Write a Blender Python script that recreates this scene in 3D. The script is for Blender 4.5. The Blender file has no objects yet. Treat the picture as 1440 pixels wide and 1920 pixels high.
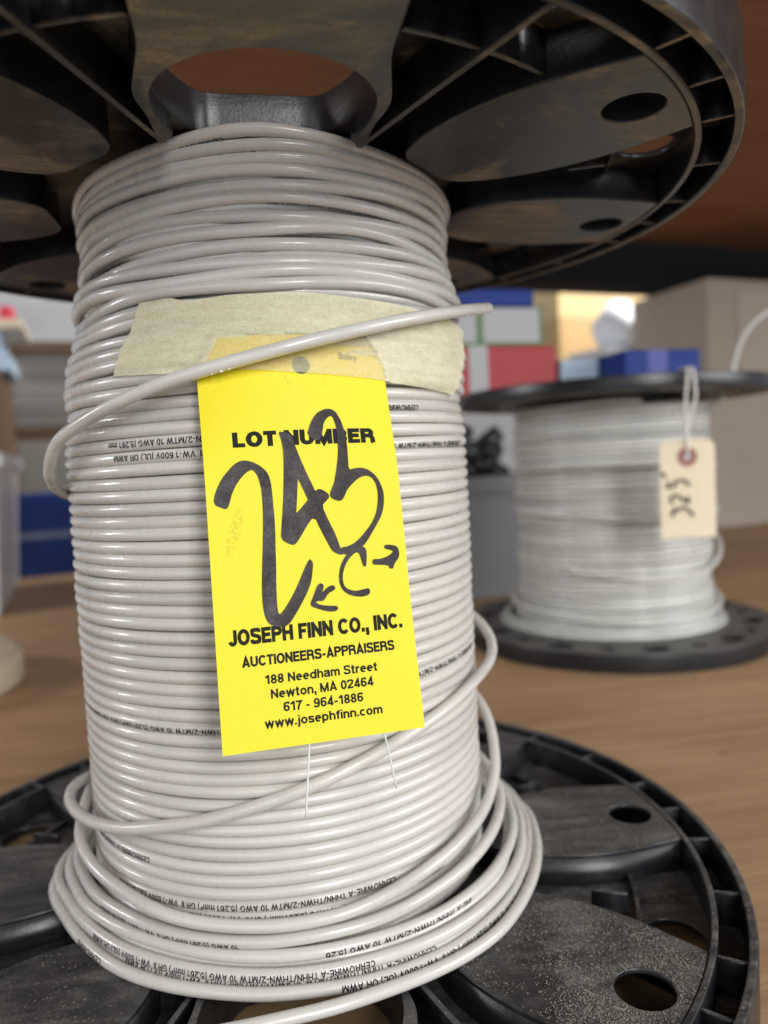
import bpy, bmesh, math, random
from math import sin, cos, pi, radians as R
from mathutils import Vector, Matrix, noise
random.seed(7)
sc = bpy.context.scene
col = sc.collection

# ------------------------------------------------------------------ camera
EYE = Vector((0.0, -0.304, 0.18))
YAW, PITCH, ROLL, FPX = 0.1425, -0.0680, -0.0502, 1398.3
cy, sy, cp, sp, cr, sr = cos(YAW), sin(YAW), cos(PITCH), sin(PITCH), cos(ROLL), sin(ROLL)
fw = Vector((sy * cp, cy * cp, sp)); r0 = Vector((cy, -sy, 0)); u0 = r0.cross(fw)
rt = cr * r0 + sr * u0; up = -sr * r0 + cr * u0
cam_d = bpy.data.cameras.new('camera'); cam = bpy.data.objects.new('camera', cam_d); col.objects.link(cam)
cam.matrix_world = Matrix(((rt.x, up.x, -fw.x, EYE.x), (rt.y, up.y, -fw.y, EYE.y), (rt.z, up.z, -fw.z, EYE.z), (0, 0, 0, 1)))
cam_d.sensor_fit = 'VERTICAL'; cam_d.sensor_height = 36.0; cam_d.lens = FPX / 1920 * 36
cam_d.clip_start = 0.01; cam_d.clip_end = 60
cam_d.dof.use_dof = True; cam_d.dof.focus_distance = 0.214; cam_d.dof.aperture_fstop = 7.6
sc.camera = cam

# ------------------------------------------------------------------ light
w = bpy.data.worlds.new('World'); sc.world = w; w.use_nodes = True
bg = w.node_tree.nodes['Background']
bg.inputs['Color'].default_value = (0.80, 0.87, 1.0, 1); bg.inputs['Strength'].default_value = 0.42
def area(name, loc, target, sx, sy_, power, colr):
    d = bpy.data.lights.new(name, 'AREA'); d.shape = 'RECTANGLE'; d.size = sx; d.size_y = sy_; d.energy = power; d.color = colr
    o = bpy.data.objects.new(name, d); col.objects.link(o); o.location = loc
    o.rotation_euler = (Vector(target) - Vector(loc)).to_track_quat('-Z', 'Y').to_euler()
    return o
area('aisle_light', (0.62, -2.2, 0.95), (0.0, 0, 0.12), 0.50, 1.5, 36, (1.0, 0.985, 0.96))
area('aisle_light_second', (-1.5, -2.4, 1.0), (0, 0, 0.15), 2.2, 1.8, 17, (0.96, 0.98, 1.0))
area('rear_aisle_light', (1.5, 1.55, 1.9), (1.12, 2.1, 0.55), 0.5, 0.4, 75, (1.0, 0.97, 0.92))
area('end_aisle_light', (2.0, -0.9, 0.85), (0.45, 0.25, 0.0), 1.3, 1.1, 33, (0.98, 0.985, 1.0))
area('left_background_fill', (-1.3, 0.2, 0.6), (-0.45, 1.5, 0.3), 0.5, 0.3, 13, (0.95, 0.97, 1.0))  # added fill between the shelves, brightens the bin and boxes at left
sc.view_settings.view_transform = 'Standard'; sc.view_settings.look = 'None'
sc.view_settings.gamma = 1; sc.view_settings.exposure = 0.12; sc.view_settings.use_curve_mapping = False

# ------------------------------------------------------------------ helpers
def tag(o, label=None, cat=None, group=None, kind=None):
    if label: o['label'] = label
    if cat: o['category'] = cat
    if group: o['group'] = group
    if kind: o['kind'] = kind
    return o
def empty(name, loc, label=None, cat=None, group=None, rz=0):
    o = bpy.data.objects.new(name, None); col.objects.link(o); o.location = loc; o.rotation_euler = (0, 0, rz)
    o.empty_display_size = 0.02
    return tag(o, label, cat, group)
def obj(name, bm, m, parent=None, smooth=False, loc=None, rz=0.0):
    me = bpy.data.meshes.new(name); bm.to_mesh(me); bm.free()
    if smooth:
        for p in me.polygons: p.use_smooth = True
    me.materials.append(m)
    o = bpy.data.objects.new(name, me); col.objects.link(o)
    if parent: o.parent = parent
    if loc is not None: o.location = loc
    o.rotation_euler = (0, 0, rz)
    return o
def lerp_tab(tab, x):
    if x <= tab[0][0]: return tab[0][1]
    for (a, b), (c, d) in zip(tab, tab[1:]):
        if x <= c: return b + (d - b) * (x - a) / (c - a)
    return tab[-1][1]
def catmull(pts, n):
    out = []
    P = [Vector(p) for p in pts]
    for i in range(len(P) - 1):
        a, b, c, d = P[max(i - 1, 0)], P[i], P[i + 1], P[min(i + 2, len(P) - 1)]
        for k in range(n):
            t = k / n
            out.append(0.5 * ((2 * b) + (c - a) * t + (2 * a - 5 * b + 4 * c - d) * t * t + (3 * b - a - 3 * c + d) * t ** 3))
    out.append(P[-1]); return out
def chaikin(l):
    o = []
    for i in range(len(l)):
        a, b = l[i], l[(i + 1) % len(l)]
        o += [(a[0] * .75 + b[0] * .25, a[1] * .75 + b[1] * .25), (a[0] * .25 + b[0] * .75, a[1] * .25 + b[1] * .75)]
    return o
def tube(bm, pts, rad, n=12, axis=None, caps=True):
    """round tube along pts; frame = outward from the axis point (or from z)"""
    rings = []
    N = len(pts)
    for i, p in enumerate(pts):
        t = (pts[min(i + 1, N - 1)] - pts[max(i - 1, 0)])
        if t.length < 1e-9: t = Vector((0, 0, 1))
        t.normalize()
        o_ = Vector((p.x - (axis[0] if axis else 0), p.y - (axis[1] if axis else 0), 0)) if axis is not None else Vector((0.31, -0.9, 0.29))
        o_ = (o_ - t * o_.dot(t))
        if o_.length < 1e-6: o_ = t.orthogonal()
        o_.normalize(); b = t.cross(o_)
        r_ = rad(i / (N - 1)) if callable(rad) else rad
        rings.append([bm.verts.new(p + r_ * (cos(2 * pi * k / n) * o_ + sin(2 * pi * k / n) * b)) for k in range(n)])
    for a, b in zip(rings, rings[1:]):
        for k in range(n):
            bm.faces.new((a[k], b[k], b[(k + 1) % n], a[(k + 1) % n]))
    if caps:
        bm.faces.new(rings[0]); bm.faces.new(list(reversed(rings[-1])))
def from_curve(bm, cu, mat=None):
    """evaluate a temporary curve/text object into bm, through an optional vertex map"""
    o = bpy.data.objects.new('temporary', cu); col.objects.link(o)
    dg = bpy.context.evaluated_depsgraph_get(); dg.update()
    me = bpy.data.meshes.new_from_object(o.evaluated_get(dg))
    if mat is not None:
        for v in me.vertices: v.co = mat(v.co)
    bm.from_mesh(me); bpy.data.meshes.remove(me)
    bpy.data.objects.remove(o); 
    if isinstance(cu, bpy.types.Curve): bpy.data.curves.remove(cu)
def area2(l): return sum(l[i][0] * l[(i + 1) % len(l)][1] - l[(i + 1) % len(l)][0] * l[i][1] for i in range(len(l)))
def slab(bm, outer, holes, z0, z1, bev=0.0, mp=None):
    cu = bpy.data.curves.new('outline', 'CURVE'); cu.dimensions = '2D'; cu.fill_mode = 'BOTH'
    h = (z1 - z0) / 2
    if h > 0:
        cu.extrude = h - bev; cu.bevel_depth = bev; cu.bevel_resolution = 2; cu.offset = -bev
    for k, l in enumerate([outer] + list(holes)):
        l = list(l)
        if (area2(l) > 0) != (k == 0): l.reverse()
        s = cu.splines.new('POLY'); s.points.add(len(l) - 1); s.use_cyclic_u = True
        for q, p in zip(s.points, l): q.co = (p[0], p[1], 0, 1)
    zc = (z0 + z1) / 2
    from_curve(bm, cu, mp if mp else (lambda c: Vector((c.x, c.y, c.z + zc))))
def circle(r, n=96, cx=0, cy_=0): return [(cx + r * cos(2 * pi * k / n), cy_ + r * sin(2 * pi * k / n)) for k in range(n)]
def box(bm, x0, x1, y0, y1, z0, z1, bev=0.0, M=None):
    r = bmesh.ops.create_cube(bm, size=1)
    for v in r['verts']:
        v.co = Vector(((x0 + x1) / 2 + v.co.x * (x1 - x0), (y0 + y1) / 2 + v.co.y * (y1 - y0), (z0 + z1) / 2 + v.co.z * (z1 - z0)))
    vs = r['verts']
    if bev:
        es = list({e for v in vs for e in v.link_edges})
        rr = bmesh.ops.bevel(bm, geom=es, offset=bev, segments=2, affect='EDGES', profile=0.5)
        vs = list({v for f in rr['faces'] for v in f.verts} | {v for v in vs if v.is_valid})
    if M is not None:
        for v in vs:
            if v.is_valid: v.co = M @ v.co

# ------------------------------------------------------------------ materials
class NT:
    def __init__(s, name):
        s.m = bpy.data.materials.new(name); s.m.use_nodes = True; s.t = s.m.node_tree; s.n = s.t.nodes
        s.b = s.n['Principled BSDF']; s.out = s.n['Material Output']; s.tc = s.n.new('ShaderNodeTexCoord')
    def lk(s, a, b): s.t.links.new(a, b)
    def mapping(s, scale=(1, 1, 1), rot=(0, 0, 0), src='Object'):
        m = s.n.new('ShaderNodeMapping'); m.inputs['Scale'].default_value = scale; m.inputs['Rotation'].default_value = rot
        s.lk(s.tc.outputs[src], m.inputs['Vector']); return m.outputs['Vector']
    def noise(s, vec, scale, detail=4, rough=0.55, dist=0.0):
        n = s.n.new('ShaderNodeTexNoise'); n.inputs['Scale'].default_value = scale; n.inputs['Detail'].default_value = detail
        n.inputs['Roughness'].default_value = rough; n.inputs['Distortion'].default_value = dist
        s.lk(vec, n.inputs['Vector']); return n.outputs['Fac']
    def ramp(s, fac, stops):
        r = s.n.new('ShaderNodeValToRGB'); e = r.color_ramp.elements
        while len(e) < len(stops): e.new(0.5)
        for q, (p, c) in zip(e, stops): q.position = p; q.color = (c, c, c, 1) if not isinstance(c, tuple) else (*c, 1)
        s.lk(fac, r.inputs['Fac']); return r.outputs['Color']
    def mix(s, fac, a, b):
        x = s.n.new('ShaderNodeMix'); x.data_type = 'RGBA'
        for v, i in ((fac, 0), (a, 6), (b, 7)):
            if isinstance(v, (int, float)): x.inputs[i].default_value = v
            elif isinstance(v, tuple): x.inputs[i].default_value = (*v, 1)
            else: s.lk(v, x.inputs[i])
        return x.outputs[2]
    def math(s, op, a, b=0.0):
        x = s.n.new('ShaderNodeMath'); x.operation = op
        for k, v in ((0, a), (1, b)):
            if isinstance(v, (int, float)): x.inputs[k].default_value = v
            else: s.lk(v, x.inputs[k])
        return x.outputs[0]
    def bump(s, h, strength, dist):
        b = s.n.new('ShaderNodeBump'); b.inputs['Strength'].default_value = strength; b.inputs['Distance'].default_value = dist
        s.lk(h, b.inputs['Height']); s.lk(b.outputs['Normal'], s.b.inputs['Normal'])
    def set(s, **k):
        for a, v in k.items():
            i = s.b.inputs[a.replace('_', ' ')]
            if isinstance(v, (int, float)): i.default_value = v
            elif isinstance(v, tuple): i.default_value = (*v, 1)
            else: s.lk(v, i)
        return s
def m_simple(name, c, rough=0.6, var=0.12, scale=30, bump=0.0, spec=0.5):
    t = NT(name); f = t.noise(t.mapping(), scale, 5)
    d = tuple(x * (1 - var) for x in c); e = tuple(min(1, x * (1 + var)) for x in c)
    t.set(Base_Color=t.mix(f, d, e), Roughness=rough, Specular_IOR_Level=spec)
    if bump: t.bump(t.noise(t.mapping(), scale * 6, 4), bump, 0.001)
    return t.m
def m_wire(name, c, dirt):
    t = NT(name); v = t.mapping()
    f = t.noise(v, 28, 3); g = t.ramp(t.noise(v, 130, 5, 0.65), [(0.68, 0.0), (0.82, 1.0)])
    base = t.mix(f, tuple(x * 0.94 for x in c), tuple(min(1, x * 1.04) for x in c))
    base = t.mix(t.math('MULTIPLY', g, 0.22), base, dirt)
    turn = t.ramp(t.noise(t.mapping((2.5, 2.5, 150)), 1.0, 2, 0.5), [(0.50, 0.0), (0.74, 0.55)])   # some turns are grimier than others
    base = t.mix(turn, base, tuple(x * 0.58 for x in c))
    t.set(Base_Color=base, Roughness=t.ramp(t.noise(v, 180, 3), [(0.3, 0.17), (0.75, 0.42)]), Specular_IOR_Level=0.55,
          Coat_Weight=0.25, Coat_Roughness=0.12)
    t.bump(t.math('ADD', t.noise(v, 520, 2, 0.5), t.math('MULTIPLY', t.noise(v, 70, 2), 1.5)), 0.10, 0.0005)
    return t.m
def m_plastic(name, dust_col, lo, hi, speck, wallk=0.22):
    t = NT(name); v = t.mapping()
    geo = t.n.new('ShaderNodeSeparateXYZ'); t.lk(t.tc.outputs['Normal'], geo.inputs[0])
    flat = t.ramp(t.math('ABSOLUTE', geo.outputs['Z']), [(0.6, 0.0), (0.93, 1.0)])
    big = t.ramp(t.noise(v, 16, 6, 0.6, 0.8), [(lo, 0.07), (hi, 1.0)])
    smear = t.ramp(t.noise(t.mapping((1, 4, 1), (0, 0, 0.6)), 26, 5, 0.65, 1.2), [(0.42, 0.25), (0.66, 1.0)])
    fine = t.ramp(t.noise(v, 700, 3, 0.7), [(0.35, 0.45), (0.7, 1.0)])
    sp_ = t.ramp(t.noise(v, 850, 2, 0.5), [(0.63, 0.0), (0.70, speck)])
    d = t.math('MULTIPLY', t.math('MULTIPLY', big, smear), t.math('MULTIPLY', fine, flat))
    d2 = t.math('MULTIPLY', t.math('MULTIPLY', sp_, flat), big)
    wall = t.math('MULTIPLY', t.ramp(t.noise(v, 60, 5, 0.7), [(0.5, 0.0), (0.85, wallk)]), 1.0)
    mask = t.math('MINIMUM', t.math('ADD', t.math('MULTIPLY', d, 0.85), wall), 1.0)
    base = t.mix(mask, (0.0125, 0.0135, 0.016), dust_col)
    base = t.mix(d2, base, (0.46, 0.42, 0.33))
    t.set(Base_Color=base, Roughness=t.mix(mask, (0.30, 0.30, 0.30), (0.9, 0.9, 0.9)), Specular_IOR_Level=0.5)
    t.bump(t.math('ADD', t.noise(v, 900, 3, 0.6), t.noise(t.mapping((1, 1, 6)), 70, 3)), 0.12, 0.0006)
    return t.m
def m_wood(name, dark, light, ang, scl=1.0, rough=0.6):
    t = NT(name)
    a = t.noise(t.mapping((0.9 * scl, 26 * scl, 8), (0, 0, -ang)), 3.2, 8, 0.62, 0.5)
    b = t.noise(t.mapping((6 * scl, 160 * scl, 20), (0, 0, -ang)), 3.0, 5, 0.7, 0.2)
    c = t.noise(t.mapping((1.5, 3.5, 1), (0, 0, -ang)), 3.0, 5, 0.6)
    k = t.math('ADD', t.math('ADD', t.math('MULTIPLY', a, 0.45), t.math('MULTIPLY', b, 0.3)), t.math('MULTIPLY', c, 0.35))
    base = t.mix(t.ramp(k, [(0.36, 0.0), (0.76, 1.0)]), dark, light)
    spots = t.ramp(t.noise(t.mapping((8, 20, 8), (0, 0, -ang)), 5.0, 3, 0.5), [(0.66, 0.0), (0.76, 0.6)])
    base = t.mix(spots, base, tuple(x * 0.45 for x in dark))
    t.set(Base_Color=base, Roughness=rough, Specular_IOR_Level=0.35)
    t.bump(b, 0.25, 0.0008)
    return t.m
M_WIRE = m_wire('grey_wire_jacket', (0.60, 0.576, 0.530), (0.33, 0.29, 0.23))
M_WIRE2 = m_wire('pale_wire_jacket', (0.60, 0.61, 0.57), (0.34, 0.33, 0.30))
M_BLACK = m_plastic('dusty_black_plastic', (0.27, 0.26, 0.245), 0.34, 0.60, 0.6)
M_BLACK_TOP = m_plastic('brown_dusted_black_plastic', (0.52, 0.41, 0.27), 0.46, 0.56, 0.1, 0.06)
M_BLACK2 = m_plastic('clean_black_plastic', (0.30, 0.28, 0.26), 0.20, 0.50, 0.0, 0.05)
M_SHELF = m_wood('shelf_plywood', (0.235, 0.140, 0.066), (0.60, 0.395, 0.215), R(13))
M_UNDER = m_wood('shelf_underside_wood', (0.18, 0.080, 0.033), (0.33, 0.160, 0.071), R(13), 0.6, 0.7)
M_INK = m_simple('black_print', (0.018, 0.018, 0.015), 0.7, 0.3, 900, 0, 0.12)
def m_marker():
    t = NT('marker_ink'); v = t.mapping()
    f = t.math('ADD', t.math('MULTIPLY', t.noise(v, 110, 4, 0.6), 0.6), t.math('MULTIPLY', t.noise(v, 1300, 3, 0.7), 0.4))
    t.set(Base_Color=t.mix(t.ramp(f, [(0.40, 0.0), (0.66, 1.0)]), (0.013, 0.006, 0.006), (0.030, 0.018, 0.020)), Roughness=t.ramp(f, [(0.4, 0.5), (0.62, 0.33)]), Specular_IOR_Level=0.25)  # lighter purplish sheen of the marker is mixed into the ink colour
    t.bump(t.noise(v, 1500, 3), 0.15, 0.0003)
    return t.m
M_MARK = m_marker()
M_STEEL = m_simple('dark_steel', (0.008, 0.008, 0.009), 0.8, 0.2, 30, 0, 0.15)
M_GAL = m_simple('tie_wire_metal', (0.66, 0.65, 0.62), 0.35, 0.1)
def m_tag():
    t = NT('yellow_card'); v = t.mapping()
    base = t.mix(t.noise(v, 500, 4, 0.7), (0.74, 0.625, 0.014), (0.79, 0.68, 0.022))
    sep = t.n.new('ShaderNodeSeparateXYZ'); t.lk(t.tc.outputs['Object'], sep.inputs[0])
    dx = t.math('MULTIPLY', t.math('ADD', t.math('ADD', sep.outputs['X'], 0.0217), t.math('MULTIPLY', t.math('SUBTRACT', sep.outputs['Z'], 0.0605), -0.28)), 1 / 0.0022)
    dz = t.math('MULTIPLY', t.math('SUBTRACT', sep.outputs['Z'], 0.0605), 1 / 0.0085)
    d = t.math('ADD', t.math('MULTIPLY', dx, dx), t.math('MULTIPLY', dz, dz))
    base = t.mix(t.math('MULTIPLY', t.ramp(t.noise(v, 38, 5, 0.7), [(0.52, 0.0), (0.78, 1.0)]), 0.30), base, (0.66, 0.52, 0.03))
    blot = t.math('MULTIPLY', t.ramp(d, [(0.0, 1.0), (1.0, 0.0)]), t.ramp(t.noise(v, 900, 4, 0.75), [(0.46, 0.0), (0.58, 0.75)]))
    t.set(Base_Color=t.mix(blot, base, (0.42, 0.33, 0.02)), Roughness=0.55, Specular_IOR_Level=0.35)
    t.bump(t.math('ADD', t.math('MULTIPLY', t.noise(v, 1500, 3), 0.2), t.noise(t.mapping((1, 1, 0.4), (0, 0.5, 0)), 45, 3, 0.6)), 0.25, 0.0008)
    return t.m
M_TAG = m_tag()
def m_tape():
    t = NT('masking_tape_paper'); v = t.mapping()
    fib = t.noise(t.mapping((900, 900, 2600)), 1.0, 3, 0.7); fib2 = t.noise(t.mapping((2600, 2600, 700)), 1.0, 3, 0.7)
    cre = t.noise(t.mapping((120, 120, 420)), 1.0, 5, 0.65)
    f = t.math('ADD', t.math('MULTIPLY', fib, 0.35), t.math('ADD', t.math('MULTIPLY', fib2, 0.3), t.math('MULTIPLY', cre, 0.35)))
    t.set(Base_Color=t.mix(t.ramp(f, [(0.38, 0.0), (0.62, 1.0)]), (0.74, 0.69, 0.44), (0.90, 0.87, 0.66)), Roughness=0.62, Specular_IOR_Level=0.3)
    t.bump(f, 0.35, 0.0006)
    tr = t.n.new('ShaderNodeBsdfTransparent'); ms = t.n.new('ShaderNodeMixShader')
    tr.inputs['Color'].default_value = (0.96, 0.90, 0.74, 1)
    tl = t.n.new('ShaderNodeBsdfTranslucent'); tl.inputs['Color'].default_value = (0.85, 0.80, 0.55, 1); m2 = t.n.new('ShaderNodeMixShader'); m2.inputs[0].default_value = 0.08
    t.lk(t.b.outputs[0], m2.inputs[1]); t.lk(tl.outputs[0], m2.inputs[2])
    at = t.n.new('ShaderNodeAttribute'); at.attribute_name = 'contact'
    t.lk(t.math('ADD', t.ramp(f, [(0.35, 0.38), (0.65, 0.18)]), t.math('MULTIPLY', at.outputs['Fac'], 0.34)), ms.inputs[0]); t.lk(m2.outputs[0], ms.inputs[1]); t.lk(tr.outputs[0], ms.inputs[2])
    t.lk(ms.outputs[0], t.out.inputs['Surface'])
    return t.m
M_TAPE = m_tape()

# ------------------------------------------------------------------ the shelf
SA = R(13)
b = bmesh.new(); box(b, -2.2, 2.6, -0.42, 2.02, -0.02, 0.0, 0.002)
tag(obj('shelf_board', b, M_SHELF, rz=0), kind='structure')
b = bmesh.new(); box(b, -2.2, 2.6, -0.62, 1.07, 0.64, 0.665, 0.002)
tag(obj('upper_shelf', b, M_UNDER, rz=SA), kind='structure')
b = bmesh.new()
box(b, -2.2, 2.6, 1.075, 1.125, 0.5545, 0.66, 0.004); box(b, -2.2, 2.6, 1.06, 1.14, 0.535, 0.554, 0.003)
o = obj('rack_beam', b, M_STEEL, rz=SA); tag(o, 'long black steel beam carrying the rear edge of the upper shelf', 'beam')

# ------------------------------------------------------------------ spool
FT = 0.0206
def polar(r, a): return (r * cos(a), r * sin(a))
def pad_outline(c, tab):
    pts = [(r, h) for r, h in tab]
    side = catmull([(r, h, 0) for r, h in pts], 5)
    a = [polar(p.x * 1e-3, c + R(p.y)) for p in side]; d = [polar(p.x * 1e-3, c - R(p.y)) for p in side]
    re, he = tab[-1]
    end = [polar(re * 1e-3, c + R(he * (1 - 2 * k / 12))) for k in range(1, 12)]
    return a + end + list(reversed(d))
PAD = [(77, 8), (80, 11), (85, 13), (94, 14.6), (105, 15), (118, 14.5), (131, 13.2), (145, 11.2), (158.0, 9.4)]
PADB = [(58, 22), (66, 24.5), (75, 23.6), (84, 21.6), (93, 20.0), (104, 18.9), (116, 15.8), (127, 13.4), (142, 11.9), (158.0, 10.6)]
def flange_mesh(hollow=False):
    b = bmesh.new(); fl_holes = []
    for k in range(8):
        c = k * pi / 4
        if k in (2, 6):
            hc = polar(0.0952, c)
            hole = []
            for q in range(48):   # round towards the rim, flattened towards the axis
                t = 2 * pi * q / 48; x, y = (0.0283 if cos(t) > 0 else 0.0400) * cos(t), 0.0300 * sin(t)
                x = max(x, -0.0325)
                hole.append((hc[0] + x * cos(c) - y * sin(c), hc[1] + x * sin(c) + y * cos(c)))
            slab(b, pad_outline(c, PADB), [hole], -0.0188, -0.0066, 0.0004)   # collar of the hole, set back next to the coil
            po = pad_outline(c, [(75.5, 23.4)] + [q for q in PADB if q[0] > 80])
            arc_h = [p for p in hole[24:] + hole[:24] if math.hypot(*p) > 0.0757]
            slab(b, po + arc_h, [], -0.0065, 0.0, 0.0005)
            fl_holes.append([(hc[0] + (p[0] - hc[0]) * 1.02, hc[1] + (p[1] - hc[1]) * 1.02) for p in hole])
        else:
            hc = polar(0.1450, c - R(0.6))
            ol = pad_outline(c, PAD)
            if hollow:   # thin top and side walls, open underneath
                inner = pad_outline(c, [(r_ + (3 if r_ < 90 else 0) - (2.6 if r_ > 157 else 0), a_ - 1.1) for r_, a_ in PAD])
                slab(b, ol, [circle(0.0088, 40, *hc)], -0.0019, 0.0, 0.0006)
                slab(b, pad_outline(c, [(r_ + (0.3 if r_ < 90 else 0), a_ - 0.12) for r_, a_ in PAD]), [inner], -0.0188, -0.0012, 0.0); fl_holes.append(inner)
            else:
                slab(b, ol, [circle(0.0088, 40, *hc)], -0.0188, 0.0, 0.0006)
                fl_holes.append(circle(0.0093, 40, *hc))
        g = c + pi / 8
        gh = polar(0.1465, g - R(4.0)); fl_holes.append(circle(0.0105, 32, *gh))
        def rib(p, q, th, z1):
            d = (Vector(q) - Vector(p)).to_2d(); n = Vector((-d.y, d.x)).normalized() * th / 2
            slab(b, [(p[0] + n.x, p[1] + n.y), (p[0] - n.x, p[1] - n.y), (q[0] - n.x, q[1] - n.y), (q[0] + n.x, q[1] + n.y)], [], -0.0150, z1, 0.0004)
        near_big = k in (1, 2, 5, 6)
        if near_big: rib(polar(0.076, g), polar(0.158, g), 0.0020, -0.0001)
        else: rib(polar(0.118, g), polar(0.131, g), 0.0018, -0.0045)
        arc = [polar(0.1345, g + R(x)) for x in (-9.5, -5, 0, 5, 9.5)]
        for p, q in zip(arc, arc[1:]): rib(p, q, 0.0017, -0.0015 if near_big else -0.0095)
        for a in (0.0, 9.3, -9.3, 22.5):
            rib(polar(0.1595, c + R(a)), polar(0.1700, c + R(a)), 0.0015, -0.0004)
    slab(b, circle(0.1705, 160), [circle(0.021, 40)] + fl_holes, -0.0149, -0.0128, 0.0)
    slab(b, circle(0.1604, 160), [circle(0.1581, 160)], -0.0185, 0.0003, 0.0006)
    slab(b, circle(0.1722, 200), [circle(0.1692, 200)], -FT, 0.0006, 0.0008)
    bmesh.ops.remove_doubles(b, verts=b.verts, dist=1e-6)
    return b
spool = empty('wire_spool', (0, 0, 0), 'large black plastic spool with ribbed dusty flanges holding the grey wire in front', 'spool')
fb = obj('flange', flange_mesh(True), M_BLACK, spool, loc=(0, 0, FT), rz=R(-1.2))
ft = obj('flange', flange_mesh(), M_BLACK_TOP, spool, loc=(0, 0, 0.1594 + 0.0964 + FT))
ft.rotation_euler = (pi, 0, R(2.0))
tag(fb, 'lower flange with pale sawdust on its pads'); tag(ft, 'upper flange with brown dust on its underside')
b = bmesh.new(); slab(b, circle(0.052, 64), [circle(0.021, 40)], 0.0079, 0.289, 0.0)
obj('core', b, M_BLACK, spool)

# ------------------------------------------------------------------ grey wire
WR = 0.00208
SURF = [(0.0, .0772), (.10, .0772), (.192, .0773), (.1985, .0758), (.203, .0756), (.206, .077), (.218, .0768), (.2235, .0745), (.231, .074), (.238, .0748), (.2425, .0728), (.2465, .0708), (.265, .0706), (.29, .0706)]
SHIFT = [(.0, 0), (.2, 0.0), (.218, .0012), (.226, .0025), (.24, .0035), (.25, .0028), (.29, .0028)]
ZS = [.2810, .2772, .2737, .2698, .2656, .2612, .2568, .2522, .2476, .2432, .2385, .2343]
while ZS[-1] - 0.00407 > 0.0235: ZS.append(ZS[-1] - 0.00407)
ZS.reverse(); NT_ = len(ZS)
def wind_point(u, seed=0.0, dr=0.0, amp=1.0):
    u = max(-0.5, u)
    """u = turn number + azimuth/360 with azimuth -90 (towards the front) at whole numbers"""
    k = max(0, min(NT_ - 1.0001, u)); i = int(k); f = k - i
    z = ZS[i] * (1 - f) + ZS[min(i + 1, NT_ - 1)] * f
    th = -pi / 2 + 2 * pi * u
    loose = max(0.0, min(1.0, (z - 0.198) / 0.03)); upper = max(0.0, min(1.0, (z - 0.238) / 0.01))
    n1 = noise.noise(Vector((1.3 * cos(th), 1.3 * sin(th), 0.53 * i + seed)) + Vector((0, 0, f * 0.53)))
    n2 = noise.noise(Vector((1.1 * cos(th) + 9, 1.1 * sin(th), 0.71 * (i + f) + seed + 31)))
    r = lerp_tab(SURF, z) - WR + dr + n1 * (0.00050 + 0.0017 * loose) * amp
    drop = 0.0058 if i + f > NT_ - 1.6 else (0.0036 if i + f > NT_ - 2.6 else 0.0022)
    if i + f > NT_ - 1.6: r += 0.0010
    zz = z + n2 * (0.00045 + 0.0030 * loose) * amp - upper * drop * (0.5 + 0.5 * cos(2 * (th + pi / 2)) - 1) * -1.0
    return Vector((r * cos(th) + lerp_tab(SHIFT, z), r * sin(th), zz))
wire = empty('wire_coil', (0, 0, 0.0206), 'glossy warm grey electrical wire wound on the large front spool, printed in black', 'wire')
OFF = Vector((0, 0, -0.0206))
def sub_obj(name, bm, m, parent=wire, smooth=True):
    for v in bm.verts: v.co += OFF
    return obj(name, bm, m, parent, smooth)
SEG = 84
main_pts = [wind_point(k / SEG) for k in range(-SEG // 2, int((NT_ - 0.5) * SEG) + 1)]
b = bmesh.new(); tube(b, main_pts, WR, 12, (0, 0)); winding = sub_obj('winding', b, M_WIRE)
b = bmesh.new(); tube(b, [wind_point(k / 48 + 0.5, 77.0, -0.0033, 1.0) for k in range(int((NT_ - 2) * 48) + 1)], WR * 1.06, 8, (0, 0))
sub_obj('under_layer', b, M_WIRE)
def strand(tab, n=8, slim=False):
    tab = [(a, r - max(0, r - 84) * 0.22 if r < 110 else r, z) for a, r, z in tab] if slim else tab
    return catmull([(r * 1e-3 * cos(R(a)), r * 1e-3 * sin(R(a)), z * 1e-3) for a, r, z in tab], n)
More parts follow.
